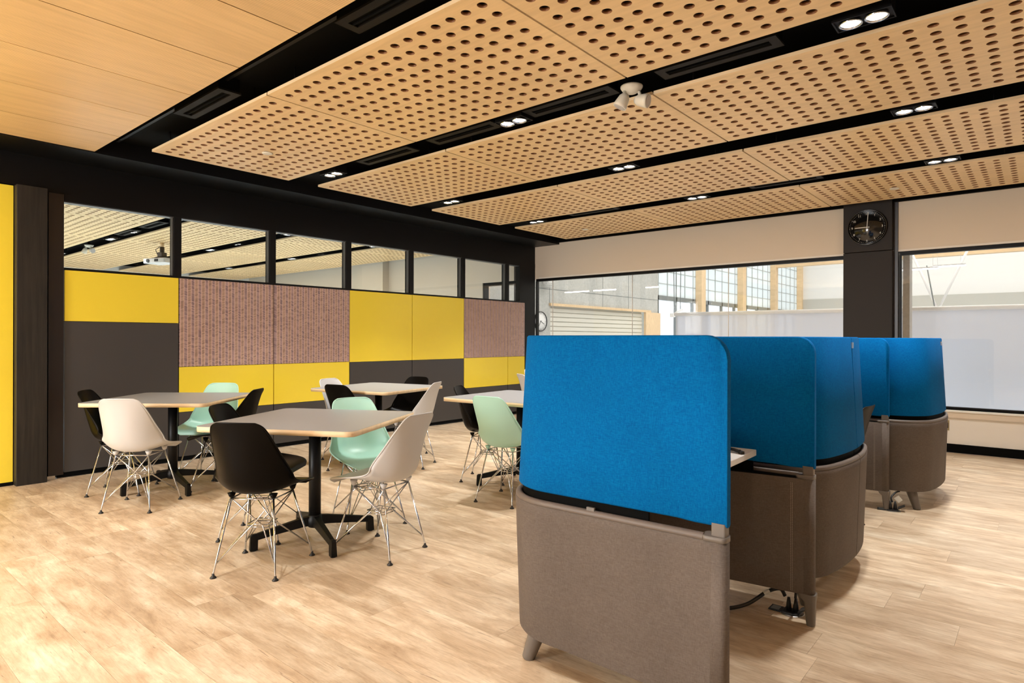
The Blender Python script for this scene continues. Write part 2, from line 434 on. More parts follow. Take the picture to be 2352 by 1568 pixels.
def vent(L):
    t = thing('air_vent', cat='vent', group='linear air vents in the ceiling slots')
    m = MB()
    for (x0, x1, y0, y1) in ((-L / 2, L / 2, -.075, -.03), (-L / 2, L / 2, .03, .075), (-L / 2, -L / 2 + .05, -.03, .03), (L / 2 - .05, L / 2, -.03, .03)): m.box(x0, x1, y0, y1, 0, .012)
    m.build('frame', M['vent'], t)
    MB().box(-L / 2 + .01, L / 2 - .01, -.07, .07, .012, .10).build('plenum_box', M['black'], t)
    MB().box(-L / 2 + .05, L / 2 - .05, -.003, .003, -.001, .012).build('blade', M['black'], t)
    return t
V0 = vent(.70); first = True
for x, y, lab in ((-4.36, 1.90, 'dark linear air vent in the slot beside the grooved ceiling, nearer the partition'),
                  (-2.38, 1.90, 'dark linear air vent in the slot beside the grooved ceiling, nearer the camera'),
                  (-4.38, 3.46, 'dark linear air vent left of the first slot, closest to the partition'),
                  (-3.44, 3.46, 'dark linear air vent just left of the middle lamp of the first slot'),
                  (-2.44, 3.46, 'dark linear air vent beside the white emergency lamp'),
                  (-1.42, 3.46, 'dark linear air vent left of the brightest lamp in the first slot'),
                  (-4.3, 6.62, 'dark linear air vent at the left of the third slot'),
                  (-2.0, 6.62, 'dark linear air vent in the middle of the third slot'),
                  (-9.6, 3.46, 'dark linear air vent in the next room, seen through the first pane'),
                  (-10.6, 3.46, 'dark linear air vent in the next room, left of the other one')):
    t = V0 if first else copy_tree(V0); first = False
    t.location = (x, y, 2.83); t['label'] = lab

def emergency(name, loc, rz, lab):
    t = thing(name, loc, rz, label=lab, cat='emergency light', group='white twin-head emergency lamps')
    MB().lathe([(.0001, -.042), (.03, -.038), (.058, -.022), (.07, -.004), (.07, .004), (.0001, .004)], 28).build('base', M['offwhite'], t)
    MB().tube([(0, 0, .004), (0, 0, .10)], .02, 10).build('stem', M['black'], t)
    for sx, yaw, tilt in ((-1, 165, 62), (1, -32, 14)):
        k = MB().tube([(sx * .045, -.01, -.03), (sx * .05, -.015, -.055), (sx * .055, -.018, -.075)], [.010, .012, .016], 10).build('knuckle', M['offwhite'], t)
        d = Vector((cos(radians(yaw)) * cos(radians(tilt)), sin(radians(yaw)) * cos(radians(tilt)), -sin(radians(tilt))))
        p = Vector((sx * .057, -.018, -.09))
        h = MB().tube([p - d * .042, p - d * .02, p + d * .03, p + d * .048], [.020, .034, .043, .044], 18).build('lamp_head', M['offwhite'], t)
        MB().tube([p + d * .0482, p + d * .0505], [.038, .036], 18).build('lens', M['offlens'], h)
    return t
emergency('emergency_lamp', (-1.985, 3.50, 2.83), radians(40), 'white twin-head emergency lamp hanging from the ceiling slot')
emergency('emergency_lamp', (-12.55, 3.50, 2.83), radians(40), 'white emergency lamp in the next room, behind the first pane')
for x, y, lab in ((-4.99, 2.684, 'white disc on the wooden panel at upper left'), (-4.97, 7.464, 'white disc on the farthest panel row, left of the corner'), (-1.17, 7.467, 'white disc on the farthest panel row, above the black clock')):
    t = MB().lathe([(.0001, -.012), (.03, -.012), (.042, -.008), (.044, -.001), (.0001, -.001)], 24, (0, 0, 0)).build('sprinkler_cover', M['offwhite'])
    t.location = (x, y, ZC); tag(t, lab, 'sprinkler cover', 'sprinkler covers on the ceiling panels')

# ------------------------------------------------------------------ left partition
wl = struct('wall_left', MB().box(XW - .12, XW, 1.53, YB, 2.50, 2.80).box(XW - .12, XW - .03, YF, 1.30, -.0, 2.80).box(XW - .12, XW, 1.30, 1.53, 2.50, 2.8).box(XW - .12, XW, YF, 1.30, 2.52, 2.80), M['frame'], 'black framed partition of coloured panels and glass')
def panel(y0, y1, z0, z1, mk, lab=None, dx=0.):
    o = MB().box(XW - .06, XW + dx, y0 + .005, y1 - .005, z0 + .002, z1 - .002).build('wall_panel', M[mk], wl)
    if lab: o['label'] = lab
ys = [1.648, 2.610, 3.622, 4.630, 5.644, 6.649, 7.655, 8.085]
ZT = 1.836
for i, (a, b) in enumerate(zip(ys, ys[1:])):
    if i == 0: panel(a, b, 1.383, ZT, 'yellow', 'yellow laminate panel'); panel(a, b, .047, 1.383, 'char', 'charcoal laminate panel')
    elif i in (1, 2, 5, 6): panel(a, b, .947, ZT, 'pattern', 'pink panel printed with dark herringbone dashes'); panel(a, b, .493, .947, 'yellow', 'yellow laminate panel'); panel(a, b, .047, .493, 'char', 'charcoal laminate panel')
    else: panel(a, b, .940, ZT, 'yellow', 'yellow laminate panel'); panel(a, b, .047, .940, 'char', 'charcoal laminate panel')
MB().box(XW - .09, XW - .062, 1.648, 8.1, .0, 1.84).build('core', M['frame'], wl)
# glazing band
MB().box(XW - .10, XW + .002, 1.648, 8.1, 1.838, 1.856).build('sill_rail', M['frame'], wl)
MB().box(XW - .10, XW + .004, 1.648, YB - .002, 2.44, 2.505).build('head_rail', M['frame'], wl)
MB().box(XW - .10, XW - .012, 1.648, 8.1, 2.434, 2.44).build('head_bead', M['bead'], wl)
for i, yy in enumerate(ys[1:-1]):
    wd = .048
    m = MB().box(XW - .10, XW + .002, yy - wd, yy + .022, 1.856, 2.44).build('mullion', M['frame'], wl)
    MB().box(XW - .06, XW - .02, yy - wd - .008, yy - wd, 1.856, 2.434).build('glazing_bead', M['bead'], m)
for a, b in zip(ys, ys[1:]):
    b = 7.955 if b > 8 else b
    MB().box(XW - .045, XW - .039, a + .0, b, 1.856, 2.44).build('glass_pane', M['glass'], wl)
MB().box(XW - .12, XW + .003, 7.945, YB - .002, 1.856, 2.505).box(XW - .12, XW + .003, 8.088, YB - .002, 0, 1.856).build('end_post', M['frame'], wl)
# timber column, jamb and yellow wall next to it
MB().box(XW - .05, -6.497, 1.296, 1.508, 0, 2.515).build('timber_column', M['bwood'], wl, bevel=.004)['label'] = 'black stained timber column'
jb = MB().box(XW - .05, XW + .001, 1.533, 1.646, .03, 2.50).build('jamb', M['jamb'], wl, bevel=.002)
MB().box(XW - .05, XW - .01, 1.508, 1.533, .0, 2.50).build('shadow_gap', M['black'], wl)
for z in (.075, .55, 1.30, 1.81, 2.40):
    MB().lathe([(.0001, .003), (.003, .002), (.0035, 0), (.0001, 0)], 8).build('screw_head', M['steel'], jb).matrix_world = Matrix.Translation((XW - .009, 1.522, z)) @ Matrix.Rotation(pi / 2, 4, 'Y')
MB().box(XW - .03, XW + .004, 1.528, 1.585, .0, .032).build('floor_pivot', M['steel'], jb)
a = 1.293
while a > YF:
    MB().box(XW - .03, XW, max(a - 1.0, YF) + .003, a - .003 + (.0), .03, 2.51).build('wall_panel', M['yellow'], wl)['label'] = 'tall yellow laminate panel'
    a -= 1.0
struct('baseboard_left', MB().box(XW - .06, XW - .006, 1.6, 8.09, .008, .045).box(XW - .03, XW + .004, YF, 1.29, 0, .03), M['black'], 'black baseboard under the coloured partition')
struct('trim_1', MB().box(XW - .02, XW + .006, 1.60, 6.1, .0, .006), M['steel'], 'thin steel floor strip under the partition')

# ------------------------------------------------------------------ back wall with windows
WZ0, WZ1 = .50, 2.21
wb = struct('wall_back', MB().box(-6.58, XR, YB, YB + .2, 2.25, 2.93).box(-6.58, XR, YB, YB + .16, 0, .47), M['cream'], 'cream wall above and below the long window')
MB().box(-6.5, XR, YB - .001, YB + .10, 2.25, 2.272).build('blind_bar', M['cream2'], wb)
MB().box(-6.58, XR, YB - .004, YB, .10, .384).build('wall_lining', M['cream2'], wb)
MB().box(-6.5, XR, YB - .05, YB, 2.82, 2.93).build('ceiling_trim', M['black'], wb)
sl = MB().box(-6.5, XR, YB - .03, YB + .10, .448, .470).build('window_sill', M['sill'], wb, bevel=.003)
MB().box(-6.5, XR, YB - .022, YB, .386, .448).build('sill_apron', M['cream'], wb)
pl = MB().box(-1.82, -1.315, YB - .10, YB + .25, 0, 2.262).box(-1.82, -1.315, YB - .10, YB + .25, 2.268, 2.93).build('pillar', M['pillar'], wb, bevel=.003); pl['label'] = 'dark brown clad pillar'
MB().box(-1.315, -1.27, YB - .02, YB + .25, 0, 2.93).build('pillar_return', M['jamb'], wb)
struct('baseboard_back', MB().box(-6.5, -1.83, YB - .014, YB - .004, .006, .10).box(-1.26, XR, YB - .014, YB - .004, .006, .10), M['black'], 'black baseboard under the window')
struct('trim_2', MB().box(-6.5, XR, YB - .022, YB - .004, 0, .006), M['steel'], 'thin steel strip at the foot of the window wall')
def window(n, x0, x1, joints, lab):
    f = MB(); y0, y1 = YB + .02, YB + .09
    f.box(x0, x1, y0, y1, WZ1, 2.25).box(x0, x1, y0, y1, .47, WZ0).box(x0 - .005, x0 + .012, y0, y1, WZ0, WZ1).box(x1 - .012, x1 + .02, y0, y1, WZ0, WZ1)
    o = struct('window_%d' % n, f, M['frame'], lab)
    e = [x0 + .012] + joints + [x1 - .012]
    for a, b in zip(e, e[1:]): MB().box(a + .003, b - .003, YB + .052, YB + .064, WZ0, WZ1).build('glass_pane', M['glass'], o)
    for q in joints: MB().box(q - .003, q + .003, YB + .051, YB + .065, WZ0, WZ1).build('glazing_joint', M['cream2'], o)
    return o
window(1, -6.578, -1.83, [-6.25, -4.75, -3.27], 'long black framed window between the partition and the pillar')
window(2, -1.255, XR - .05, [.35, 1.85], 'black framed window right of the dark pillar')
op = thing('wall_outlet', (-.80, YB - .006, .30), label='small brass socket plate on the cream wall beside the last booth', cat='outlet')
MB().box(-.018, .018, -.006, 0, -.055, .055).build('plate', M['brass'], op, bevel=.002); MB().box(-.010, .010, -.008, -.005, -.03, .03).build('socket', M['rubber'], op)

# right wall, and front wall with a window added for the fill light
struct('wall_right', MB().box(XR, XR + .1, YF, YB, 0, 3.0), M['wright'], 'taupe wall at the right of the room, darkened to cut bounce light')
wf = struct('wall_front', MB().box(XW, XR, YF - .1, YF, 2.6, 3.0).box(XW, XR, YF - .1, YF, 0, .5).box(XW, -4.5, YF - .1, YF, .5, 2.6).box(-3.1, XR, YF - .1, YF, .5, 2.6), M['cream2'], 'cream wall around the added window behind the photographer')
o3 = struct('window_3', MB().box(-4.5, -3.1, YF - .08, YF - .02, .5, .55).box(-4.5, -3.1, YF - .08, YF - .02, 2.55, 2.6).box(-4.5, -4.45, YF - .08, YF - .02, .55, 2.55).box(-3.15, -3.1, YF - .08, YF - .02, .55, 2.55), M['frame'], 'window added behind the photographer for the fill light')
MB().box(-4.45, -3.15, YF - .055, YF - .045, .55, 2.55).build('glass_pane', M['glass'], o3)

# ------------------------------------------------------------------ clocks
def numerals(parent, size, rad, m, yoff):
    for h in range(1, 13):
        cu = bpy.data.curves.new('numeral', 'FONT'); cu.body = str(h); cu.size = size; cu.align_x = 'CENTER'; cu.align_y = 'CENTER'; cu.extrude = .0006
        tmp = bpy.data.objects.new('tmp', cu); COL.objects.link(tmp); bpy.context.view_layer.update()
        me = bpy.data.meshes.new_from_object(tmp.evaluated_get(bpy.context.evaluated_depsgraph_get())); bpy.data.objects.remove(tmp)
        me.materials.clear(); me.materials.append(m)
        a = pi / 2 - h * pi / 6
        o = link('numeral', me, parent); o.rotation_euler = (pi / 2, 0, 0); o.location = (rad * cos(a), yoff, rad * sin(a))
def clock(name, loc, rz, R, dial, rim, num, hour, minute, lab, nsize, hands):
    t = thing(name, loc, rz, label=lab, cat='clock')
    rot = Matrix.Rotation(pi / 2, 4, 'X')
    def disc(nm, prof, m, p):
        o = MB().lathe(prof, 48).build(nm, m, p); o.matrix_local = rot; return o
    disc('case', [(.0001, 0), (R, 0), (R, .035), (R * .975, .04), (R * .95, .036), (R * .95, .022), (.0001, .022)], rim, t)
    disc('dial', [(.0001, .0225), (R * .95, .0225), (R * .95, .024), (.0001, .024)], dial, t)
    numerals(t, nsize, R * .76, num, -.0255)
    for k in range(60):
        a = k * pi / 30; r = R * .88; s = .0032 if k % 5 == 0 else .0018
        o = MB().box(-s, s, -.0262, -.0242, -s, s).build('minute_mark', num, t); o.location = (r * cos(a), 0, r * sin(a))
    for nm, ln, wd, ang in (('hour_hand', R * .62, .0045, hour), ('minute_hand', R * .86, .0035, minute)):
        a = radians(90 - ang)
        o = MB().box(-R * .12, ln, -.0305, -.0285, -wd, wd).build(nm, hands, t); o.rotation_euler = (0, -a, 0)
    disc('hub', [(.0001, .026), (.008, .026), (.008, .033), (.0001, .033)], hands, t)
    return t
clock('wall_clock', (-1.565, YB - .101, 2.546), 0, .205, M['dial'], M['dial'], M['numeral'], 270, 4, 'black wall clock with pale numerals on the dark pillar', .036, M['numeral'])

# ------------------------------------------------------------------ hall seen through the back windows
XH, ZH = -7.9, -1.2
struct('floor_hall', MB().box(XH - .2, 12, YB + .32, 31, ZH - .1, ZH), M['hwhite'], 'pale floor of the hall behind the window')
wh = struct('wall_hall_left', MB().box(XH - .2, XH, YB + .2, 10.55, ZH, 8).box(XH - .2, XH, 10.55, 14.82, 1.97, 8).box(XH - .2, XH, 14.82, 15.40, ZH, 8), M['conc'], 'concrete wall of the hall with roller shutter')
for z in (2.28, 4.6): MB().box(XH, XH + .004, YB + .3, 15.4, z - .006, z + .006).build('panel_joint', M['mull'], wh)
for yy in (10.52, 12.6, 13.8): MB().box(XH, XH + .004, yy - .006, yy + .006, 1.99, 8).build('panel_joint', M['mull'], wh)
MB().box(XH, XH + .05, 10.5, 14.9, 1.93, 1.985).build('lintel_board', M['timber'], wh)
MB().box(XH, XH + .06, 14.6, 15.40, ZH, 1.93).build('reveal_board', M['timber'], wh)
dr = struct('door_1', MB().box(XH - .15, XH - .08, 10.56, 14.6, ZH, 1.95), M['shutter'], 'cream roller shutter in the concrete wall')
for k in range(30):
    z = 1.85 - k * .1; MB().box(XH - .08, XH - .055, 10.57, 14.6, z - .042, z + .042).build('slat', M['shutter'], dr, bevel=.008)
# window bays along the hall side
hb = struct('wall_hall_glazed', MB().box(XH - .1, XH, 15.4, 28, 1.0, 1.12).box(XH - .1, XH, 15.4, 28, 2.30, 2.42).box(XH - .1, XH, 15.4, 28, 6.8, 8), M['mull'], 'glazed side wall of the hall')
yy = 15.4
while yy < 28:
    MB().box(XH - .03, XH - .02, yy + .03, yy + 1.07, 2.42, 6.8).build('translucent_sheet', M['poly'], hb)
    MB().box(XH - .06, XH - .05, yy + .03, yy + 1.07, 1.12, 2.30).build('glass_pane', M['glass'], hb)
    MB().box(XH - .06, XH - .05, yy + .03, yy + 1.07, ZH, 1.0).build('glass_pane', M['glass'], hb)
    MB().box(XH - .08, XH, yy - .03, yy + .03, ZH, 2.42).build('mullion', M['mull'], hb)
    for q in (0, .55): MB().box(XH - .02, XH, yy + q - .012, yy + q + .012, 2.42, 6.8).build('grid_bar', M['bar'], hb)
    yy += 1.1
for k in range(11): MB().box(XH - .02, XH - .005, 15.4, 28, 2.75 + .34 * k - .009, 2.75 + .34 * k + .009).build('grid_bar', M['bar'], hb)
for k in range(4):
    y0 = 17.75 + k * 3.35
    tag(MB().box(XH + .0, XH + .2, y0, y0 + .3, ZH, 8).build('timber_column', M['timber'], bevel=.01), 'pale timber column in the hall, %s from the concrete wall' % ('first', 'second', 'third', 'fourth')[k], 'column', 'timber columns along the hall window')
wh2 = struct('wall_hall_back', MB().box(XH - .2, 12, 28, 28.2, ZH, 8), M['hwhite'], 'white end wall of the hall')
MB().box(XH, 12, 27.97, 28, ZH, 2.9).build('grey_band', M['hgrey'], wh2)
struct('wall_hall_right', MB().box(12, 12.2, YB + .3, 28, ZH, 8), M['hwhite'], 'white side wall of the hall')
chh = struct('ceiling_hall', MB().box(XH - .2, 12.2, YB + .3, 28.2, 8, 8.2).box(XH - .2, 12.2, YB + .2, YB + .3, 2.9, 8.2), M['hwhite'], 'pale roof of the hall')
for k, y0 in enumerate((13.2, 17.8, 22.4)):
    MB().box(XH, 12, y0, y0 + .3, 5.2, 5.9).build('beam', M['timber'], chh)
MB().box(XH, 12, 21.0, 21.3, 4.02, 4.32).build('beam', M['timber'], chh)
MB().box(XH, 12, 24.5, 24.8, 3.95, 4.2).build('beam', M['timber'], chh)
MB().box(XH, 12, 18.4, 18.9, 3.72, 3.95).build('duct', M['hwhite'], chh)
# hall things
clock('hall_clock', (XH + .002, 10.19, 1.593), pi / 2, .205, M['white'], M['rubber'], M['rubber'], 115, 215, 'white wall clock with a black rim on the concrete wall', .034, M['rubber'])
sp = thing('caged_speaker', (XH, 10.33, 2.44), pi / 2, label='white loudspeaker in a wire cage on the concrete wall', cat='speaker')
MB().box(-.05, .06, -.12, -.005, -.07, .06).build('speaker_body', M['white'], sp, bevel=.012)
MB().lathe([(.0001, 0), (.05, .004), (.07, .03), (.065, .035), (.0001, .02)], 20).build('speaker_cone', M['white'], sp).matrix_local = Matrix.Translation((.0, -.12, 0)) @ Matrix.Rotation(pi / 2, 4, 'X')
cg = MB(); hw, hh, dd = .115, .135, .17
for i in range(7):
    q = -hw + 2 * hw * i / 6; cg.tube([(q, 0, hh), (q, -dd, hh), (q, -dd, -hh), (q, 0, -hh)], .003, 5)
    z = -hh + 2 * hh * i / 6; cg.tube([(-hw, 0, z), (-hw, -dd, z), (hw, -dd, z), (hw, 0, z)], .003, 5)
cg.build('wire_cage', M['white'], sp)
# barrier sheet under a tube
br = thing('divider_sheet', (0, 9.6, 0), label='grey translucent divider sheet hanging from a pale tube', cat='divider')
MB().tube([(-4.63, 0, 1.645), (7, 0, 1.62)], .030, 14).build('top_tube', M['white'], br)
def sheet():
    m = MB(); N = 90; x0, x1 = -4.60, 7.
    for i in range(N + 1):
        x = x0 + (x1 - x0) * i / N; yv = .012 * sin(x * 5.3) + .008 * sin(x * 13.1)
        m.v += [(x, yv - .001, ZH), (x, yv * .3 - .001, 1.62), (x, yv + .001, ZH), (x, yv * .3 + .001, 1.62)]
    for i in range(N):
        b = i * 4
        for f in ((b, b + 4, b + 5, b + 1), (b + 6, b + 2, b + 3, b + 7)): m.f.append(f); m.sm.append(True); m.mi.append(0)
    return m
sheet().build('sheet', M['net'], br)
for x in (-4.6, -1.9, .8, 3.5, 6.2): MB().tube([(x, .04, 1.64), (x, .04, ZH)], .022, 8).build('post', M['white'], br)
def reflection_dash(x, y, z, L, lab):  # lamp reflections in the glass, built as glowing bars hung in the hall
    t = thing('reflection_bar', (x, y, z), label=lab, cat='reflection', group='window glass reflections built as bars in the hall')
    MB().box(-L / 2, L / 2, -.014, .014, .004, .020).build('body', M['white'], t); MB().box(-L / 2, L / 2, -.012, .012, -.012, .004).build('lens', M['hrefl'], t)
    for sx in (-.35, .35): MB().tube([(sx * L, 0, .02), (sx * L, 0, 8.0 - z)], .0015, 5).build('cord', M['white'], t)
reflection_dash(-6.99, 10.2, 2.165, .56, 'glowing bar for a lamp reflection in front of the concrete wall, left one')
reflection_dash(-6.355, 10.2, 2.168, .49, 'glowing bar for a lamp reflection in front of the concrete wall, middle one')
reflection_dash(-5.36, 10.2, 2.172, .24, 'glowing bar for a lamp reflection in front of the concrete wall, right one')
reflection_dash(-1.295, 10.2, 2.212, .43, 'glowing bar for a lamp reflection seen in the right window, left and lower one')
reflection_dash(-1.0, 10.6, 2.27, .38, 'glowing bar for a lamp reflection seen in the right window, right and upper one')
vb = thing('steel_prop', (-1.53, 14.4, ZH), label='white steel prop with splayed braces seen in the right window', cat='column')
MB().tube([(0, 0, 0), (0, 0, 3.05)], .045, 14).build('shaft', M['white'], vb)
for dx in (-.42, .45): MB().tube([(0, 0, 3.0), (dx, 0, 4.1)], .022, 8).build('brace', M['white'], vb)
MB().tube([(-.03, -.15, 3.0), (-.16, -.2, 3.85)], .012, 6).build('tie_rod', M['mull'], vb)
bp = thing('hoist_rig', (-6.5, 13.35, 0), label='steel rod rig hanging from the hall roof beside the glazed wall', cat='rig')
for k, (x0, x1) in enumerate(((0, .05), (.10, .09), (.22, .20))): MB().tube([(x0, 0, 5.199), (x1, 0, 1.90)], .009, 6).build('rod', M['mull'], bp)
MB().tube([(0, 0, 1.80), (.26, .0, 1.92)], .022, 8).build('cross_arm', M['white'], bp); MB().box(-.04, .06, -.05, .05, 1.74, 1.83).build('winch', M['white'], bp, bevel=.01)
cp = MB().box(-1.27, -1.20, YB + .31, YB + .5, ZH, 2.85).build('concrete_post', M['conc']); tag(cp, 'rough concrete post behind the glass right of the dark pillar', 'column')

# ------------------------------------------------------------------ next room, seen through the partition glazing
XS = -16.5
struct('floor_next_room', MB().box(XS, XW - .12, -1.5, YB, -.05, 0), M['carpet'], 'pale grey floor of the next room')
cs_ = struct('ceiling_next_room', MB().box(XS, XW - .1, -1.5, YB, 2.93, 3.02), M['black'], 'black ceiling void of the next room')
for si in range(-2, 4):
    for k in range(5): link('perforated_panel', perf, cs_, (-7.45 - (k + 1) * PXP, SY0 + si * SYP, ZC))
nb = struct('wall_next_room_back', MB().box(XS, XW - .12, YB, YB + .2, 2.25, 2.93).box(XS, -7.80, YB, YB + .2, 0, 2.25).box(-7.8, XW - .12, YB, YB + .2, 0, .5), M['cream'], 'cream end wall of the next room')
MB().box(-11.4, -10.5, YB - .16, YB, 0, 2.93).build('pier', M['cream'], nb)
o4 = struct('window_4', MB().box(-7.8, XW - .12, YB + .02, YB + .09, 2.19, 2.25).box(-7.8, XW - .12, YB + .02, YB + .09, .5, .55).box(-7.8, -7.73, YB + .02, YB + .09, .55, 2.19), M['frame'], 'window at the end of the next room')
MB().box(-7.73, XW - .13, YB + .05, YB + .06, .55, 2.19).build('glass_pane', M['glass'], o4)
struct('wall_next_room_left', MB().box(XS - .1, XS, -1.5, YB, 0, 3), M['cream2'], 'far cream wall of the next room')
struct('wall_next_room_front', MB().box(XS, XW - .12, -1.6, -1.5, 0, 3), M['cream2'], 'near cream wall of the next room')
for y, nm in ((3.46, 'first'), (5.03, 'second'), (6.62, 'third')):
    for x, nx in ((-8.7, 'nearest'), (-11.35, 'middle'), (-14.0, 'farthest')):
        t = copy_tree(DL); t.location = (x, y, 2.805); t['label'] = 'lit twin downlight in the next room, %s slot, %s one' % (nm, nx); t['group'] = 'twin downlights in the next room'
for x in (-8.7, -11.35, -14.0):
    for y in (.3, 3.46, 6.62):
        d = bpy.data.lights.new('downlight_lamp', 'SPOT'); d.energy = 200; d.color = (.82, .95, 1); d.spot_size = radians(130); d.spot_blend = .7; d.shadow_soft_size = .06
        l = bpy.data.objects.new('downlight_lamp', d); COL.objects.link(l); l.location = (x, y, 2.77)
pj = thing('ceiling_projector', (-11.06, 4.12, .07), radians(20), label='white projector on a black ceiling bracket in the next room', cat='projector')
MB().tube([(0, 0, 2.73), (0, 0, 2.66)], .03, 12).build('pole', M['timber'], pj)
MB().lathe([(.034, 2.56), (.034, 2.66)], 14).build('collar', M['rubber'], pj)
mt = MB().box(-.05, .05, -.05, .05, 2.50, 2.57).build('mount', M['rubber'], pj, bevel=.006)
MB().tube([(-.19, -.05, 2.465), (-.08, .0, 2.50), (.08, 0, 2.50), (.17, .05, 2.465)], .012, 6).build('bracket_arm', M['rubber'], mt)
MB().tube([(-.02, -.03, 2.66), (-.11, -.03, 2.62), (-.07, -.03, 2.54)], .006, 6).build('cable', M['rubber'], mt)
bd = MB().prism(rrect(.24, .16, .03), 2.385, 2.46).build('body', M['pwhite'], pj, bevel=.006)
MB().box(.02, .10, -.165, -.158, 2.405, 2.445).build('port_panel', M['rubber'], bd)
MB().tube([(-.12, -.16, 2.42), (-.12, -.175, 2.42)], .03, 16).build('lens', M['rubber'], bd)

# ------------------------------------------------------------------ shell chairs
def catmull(P, t):
    n = len(P) - 1; f = t * n; i = min(int(f), n - 1); u = f - i
    p0, p1, p2, p3 = P[max(i - 1, 0)], P[i], P[i + 1], P[min(i + 2, n)]
    return tuple(.5 * ((2 * b) + (-a + c) * u + (2 * a - 5 * b + 4 * c - d) * u * u + (-a + 3 * b - 3 * c + d) * u ** 3) for a, b, c, d in zip(p0, p1, p2, p3))
#            y(fwd)  z     halfwidth  edge lift  edge forward
PROF = [(.262, .408, .150, .000, .0), (.250, .432, .192, .000, .0), (.205, .446, .218, .002, .0), (.120, .444, .232, .016, .0), (.020, .432, .236, .040, .0), (-.080, .422, .234, .066, .018),
        (-.160, .432, .226, .074, .066), (-.212, .472, .216, .058, .112), (-.240, .535, .204, .034, .116), (-.262, .610, .189, .016, .094), (-.283, .690, .173, .006, .064), (-.302, .758, .157, .000, .036), (-.316, .800, .138, -.005, .022), (-.322, .815, .104, -.003, .014)]
def shell_mesh(m):
    NV, NU = 52, 25; mb = MB(); th = .006
    grid = []
    for j in range(NV + 1):
        y, z, hw, lift, fw = catmull(PROF, j / NV); row = []; y *= .89; hw *= .96; fw *= .9
        for i in range(NU + 1):
            u = -1 + 2 * i / NU; e = abs(u) ** 2.4; row.append(Vector((u * hw, y + fw * e, z + lift * e)))
        grid.append(row)
    def nrm(j, i):
        a = grid[min(j + 1, NV)][i] - grid[max(j - 1, 0)][i]; b = grid[j][min(i + 1, NU)] - grid[j][max(i - 1, 0)]
        return b.cross(a).normalized()
    W1 = NU + 1
    top = [p for r in grid for p in r]; nn = [nrm(j, i) for j in range(NV + 1) for i in range(W1)]
    bot = [p + n * th for p, n in zip(top, nn)]
    N = len(top); fs = []
    for j in range(NV):
        for i in range(NU):
            a, b, c, d = j * W1 + i, j * W1 + i + 1, (j + 1) * W1 + i + 1, (j + 1) * W1 + i
            fs += [(a, b, c, d), (N + d, N + c, N + b, N + a)]
    edge = [i for i in range(W1)] + [j * W1 + NU for j in range(1, NV + 1)] + [NV * W1 + i for i in range(NU - 1, -1, -1)] + [j * W1 for j in range(NV - 1, 0, -1)]
    for k in range(len(edge)):
        a, b = edge[k], edge[(k + 1) % len(edge)]; fs.append((b, a, N + a, N + b))
    mb.add(top + bot, fs, True)
    # raised rim along the edge
    rim = [(top[e] + bot[e]) * .5 for e in edge]; rim.append(rim[0])
    mb.tube(rim, .0048, 6, False)
    # four mounting bosses under the seat
    for x, y in ((-.125, .10), (.125, .10), (-.115, -.105), (.115, -.105)):
        mb.lathe([(.022, .425 + (.004 if y > 0 else -.002)), (.013, .402), (.007, .397), (.0001, .397)], 12, (x, y, 0))
    me = mb.mesh('seat_shell', m)
    bm = bmesh.new(); bm.from_mesh(me); bmesh.ops.recalc_face_normals(bm, faces=bm.faces); bm.to_mesh(me); bm.free()
    return me
FEET = {(-1, -1): (-.167, -.19), (1, -1): (.167, -.19), (-1, 1): (-.20, .19), (1, 1): (.20, .19)}
MNT = {(-1, -1): (-.115, -.105), (1, -1): (.115, -.105), (-1, 1): (-.125, .10), (1, 1): (.125, .10)}
RING = {(-1, -1): (-.055, -.055), (1, -1): (.055, -.055), (-1, 1): (-.055, .06), (1, 1): (.055, .06)}
def V3(p, z): return Vector((p[0], p[1], z))
leg_me = {}
for key in FEET:
    sx, sy = key; f, mn = V3(FEET[key], .018), V3(MNT[key], .398); mb = MB()
    low = f.lerp(mn, .14)
    mb.tube([f + Vector((0, 0, -.004)), f, low, mn], .0052, 8)
    # struts: from low on the leg up through the centre ring to the neighbouring mounts
    for nb_ in ((-sx, sy), (sx, -sy)):
        rp = V3(((RING[key][0]) if nb_[0] == sx else RING[key][0] * .9, RING[key][1]), .235)
        tgt = V3(MNT[nb_], .39)
        q = (rp + V3(RING[nb_], .235)) * .5
        mb.tube([low.lerp(f, .05), rp.lerp(q, .35), (rp.lerp(q, .6)) + Vector((0, 0, .012)), tgt], .0036, 6)
    leg_me[key] = mb.mesh('leg', M['chrome'])
glide = MB().lathe([(.0001, 0), (.016, 0), (.016, .005), (.011, .010), (.007, .014), (.006, .024), (.0001, .024)], 14).mesh('glide', M['rubber'])
ringm = MB()
rk = [(-1, -1), (1, -1), (1, 1), (-1, 1), (-1, -1)]
for z in (.228, .243): ringm.tube([V3(RING[k], z) for k in rk], .0036, 6)
for z, g in ((.392, 1.),): ringm.tube([V3((MNT[k][0] * g, MNT[k][1] * g), z) for k in rk], .0046, 8)
ringme = ringm.mesh('wire_frame', M['chrome'])
shells = {c: shell_mesh(M[k]) for c, k in (('white', 'pwhite'), ('mint', 'pmint'), ('black', 'pblack'), ('brown', 'pbrown'))}
def chair(color, x, y, deg, label, group):
    t = thing('shell_chair', (x, y, 0), radians(deg), label=label, cat='chair', group=group)
    link('seat_shell', shells[color], t); link('wire_frame', ringme, t)
    for k in FEET:
        l = link('leg', leg_me[k], t); link('glide', glide, l, (FEET[k][0], FEET[k][1], 0))
    return t
g1, g2, g3, g4, g5 = ['shell chairs around the ' + s for s in ('nearest table', 'table by the charcoal panel', 'table by the yellow wall', 'table beside the blue booth', 'farthest table')]
chair('black', -3.233, 1.715, 35, 'black shell chair in front, its back to the camera, at the nearest table', g1)
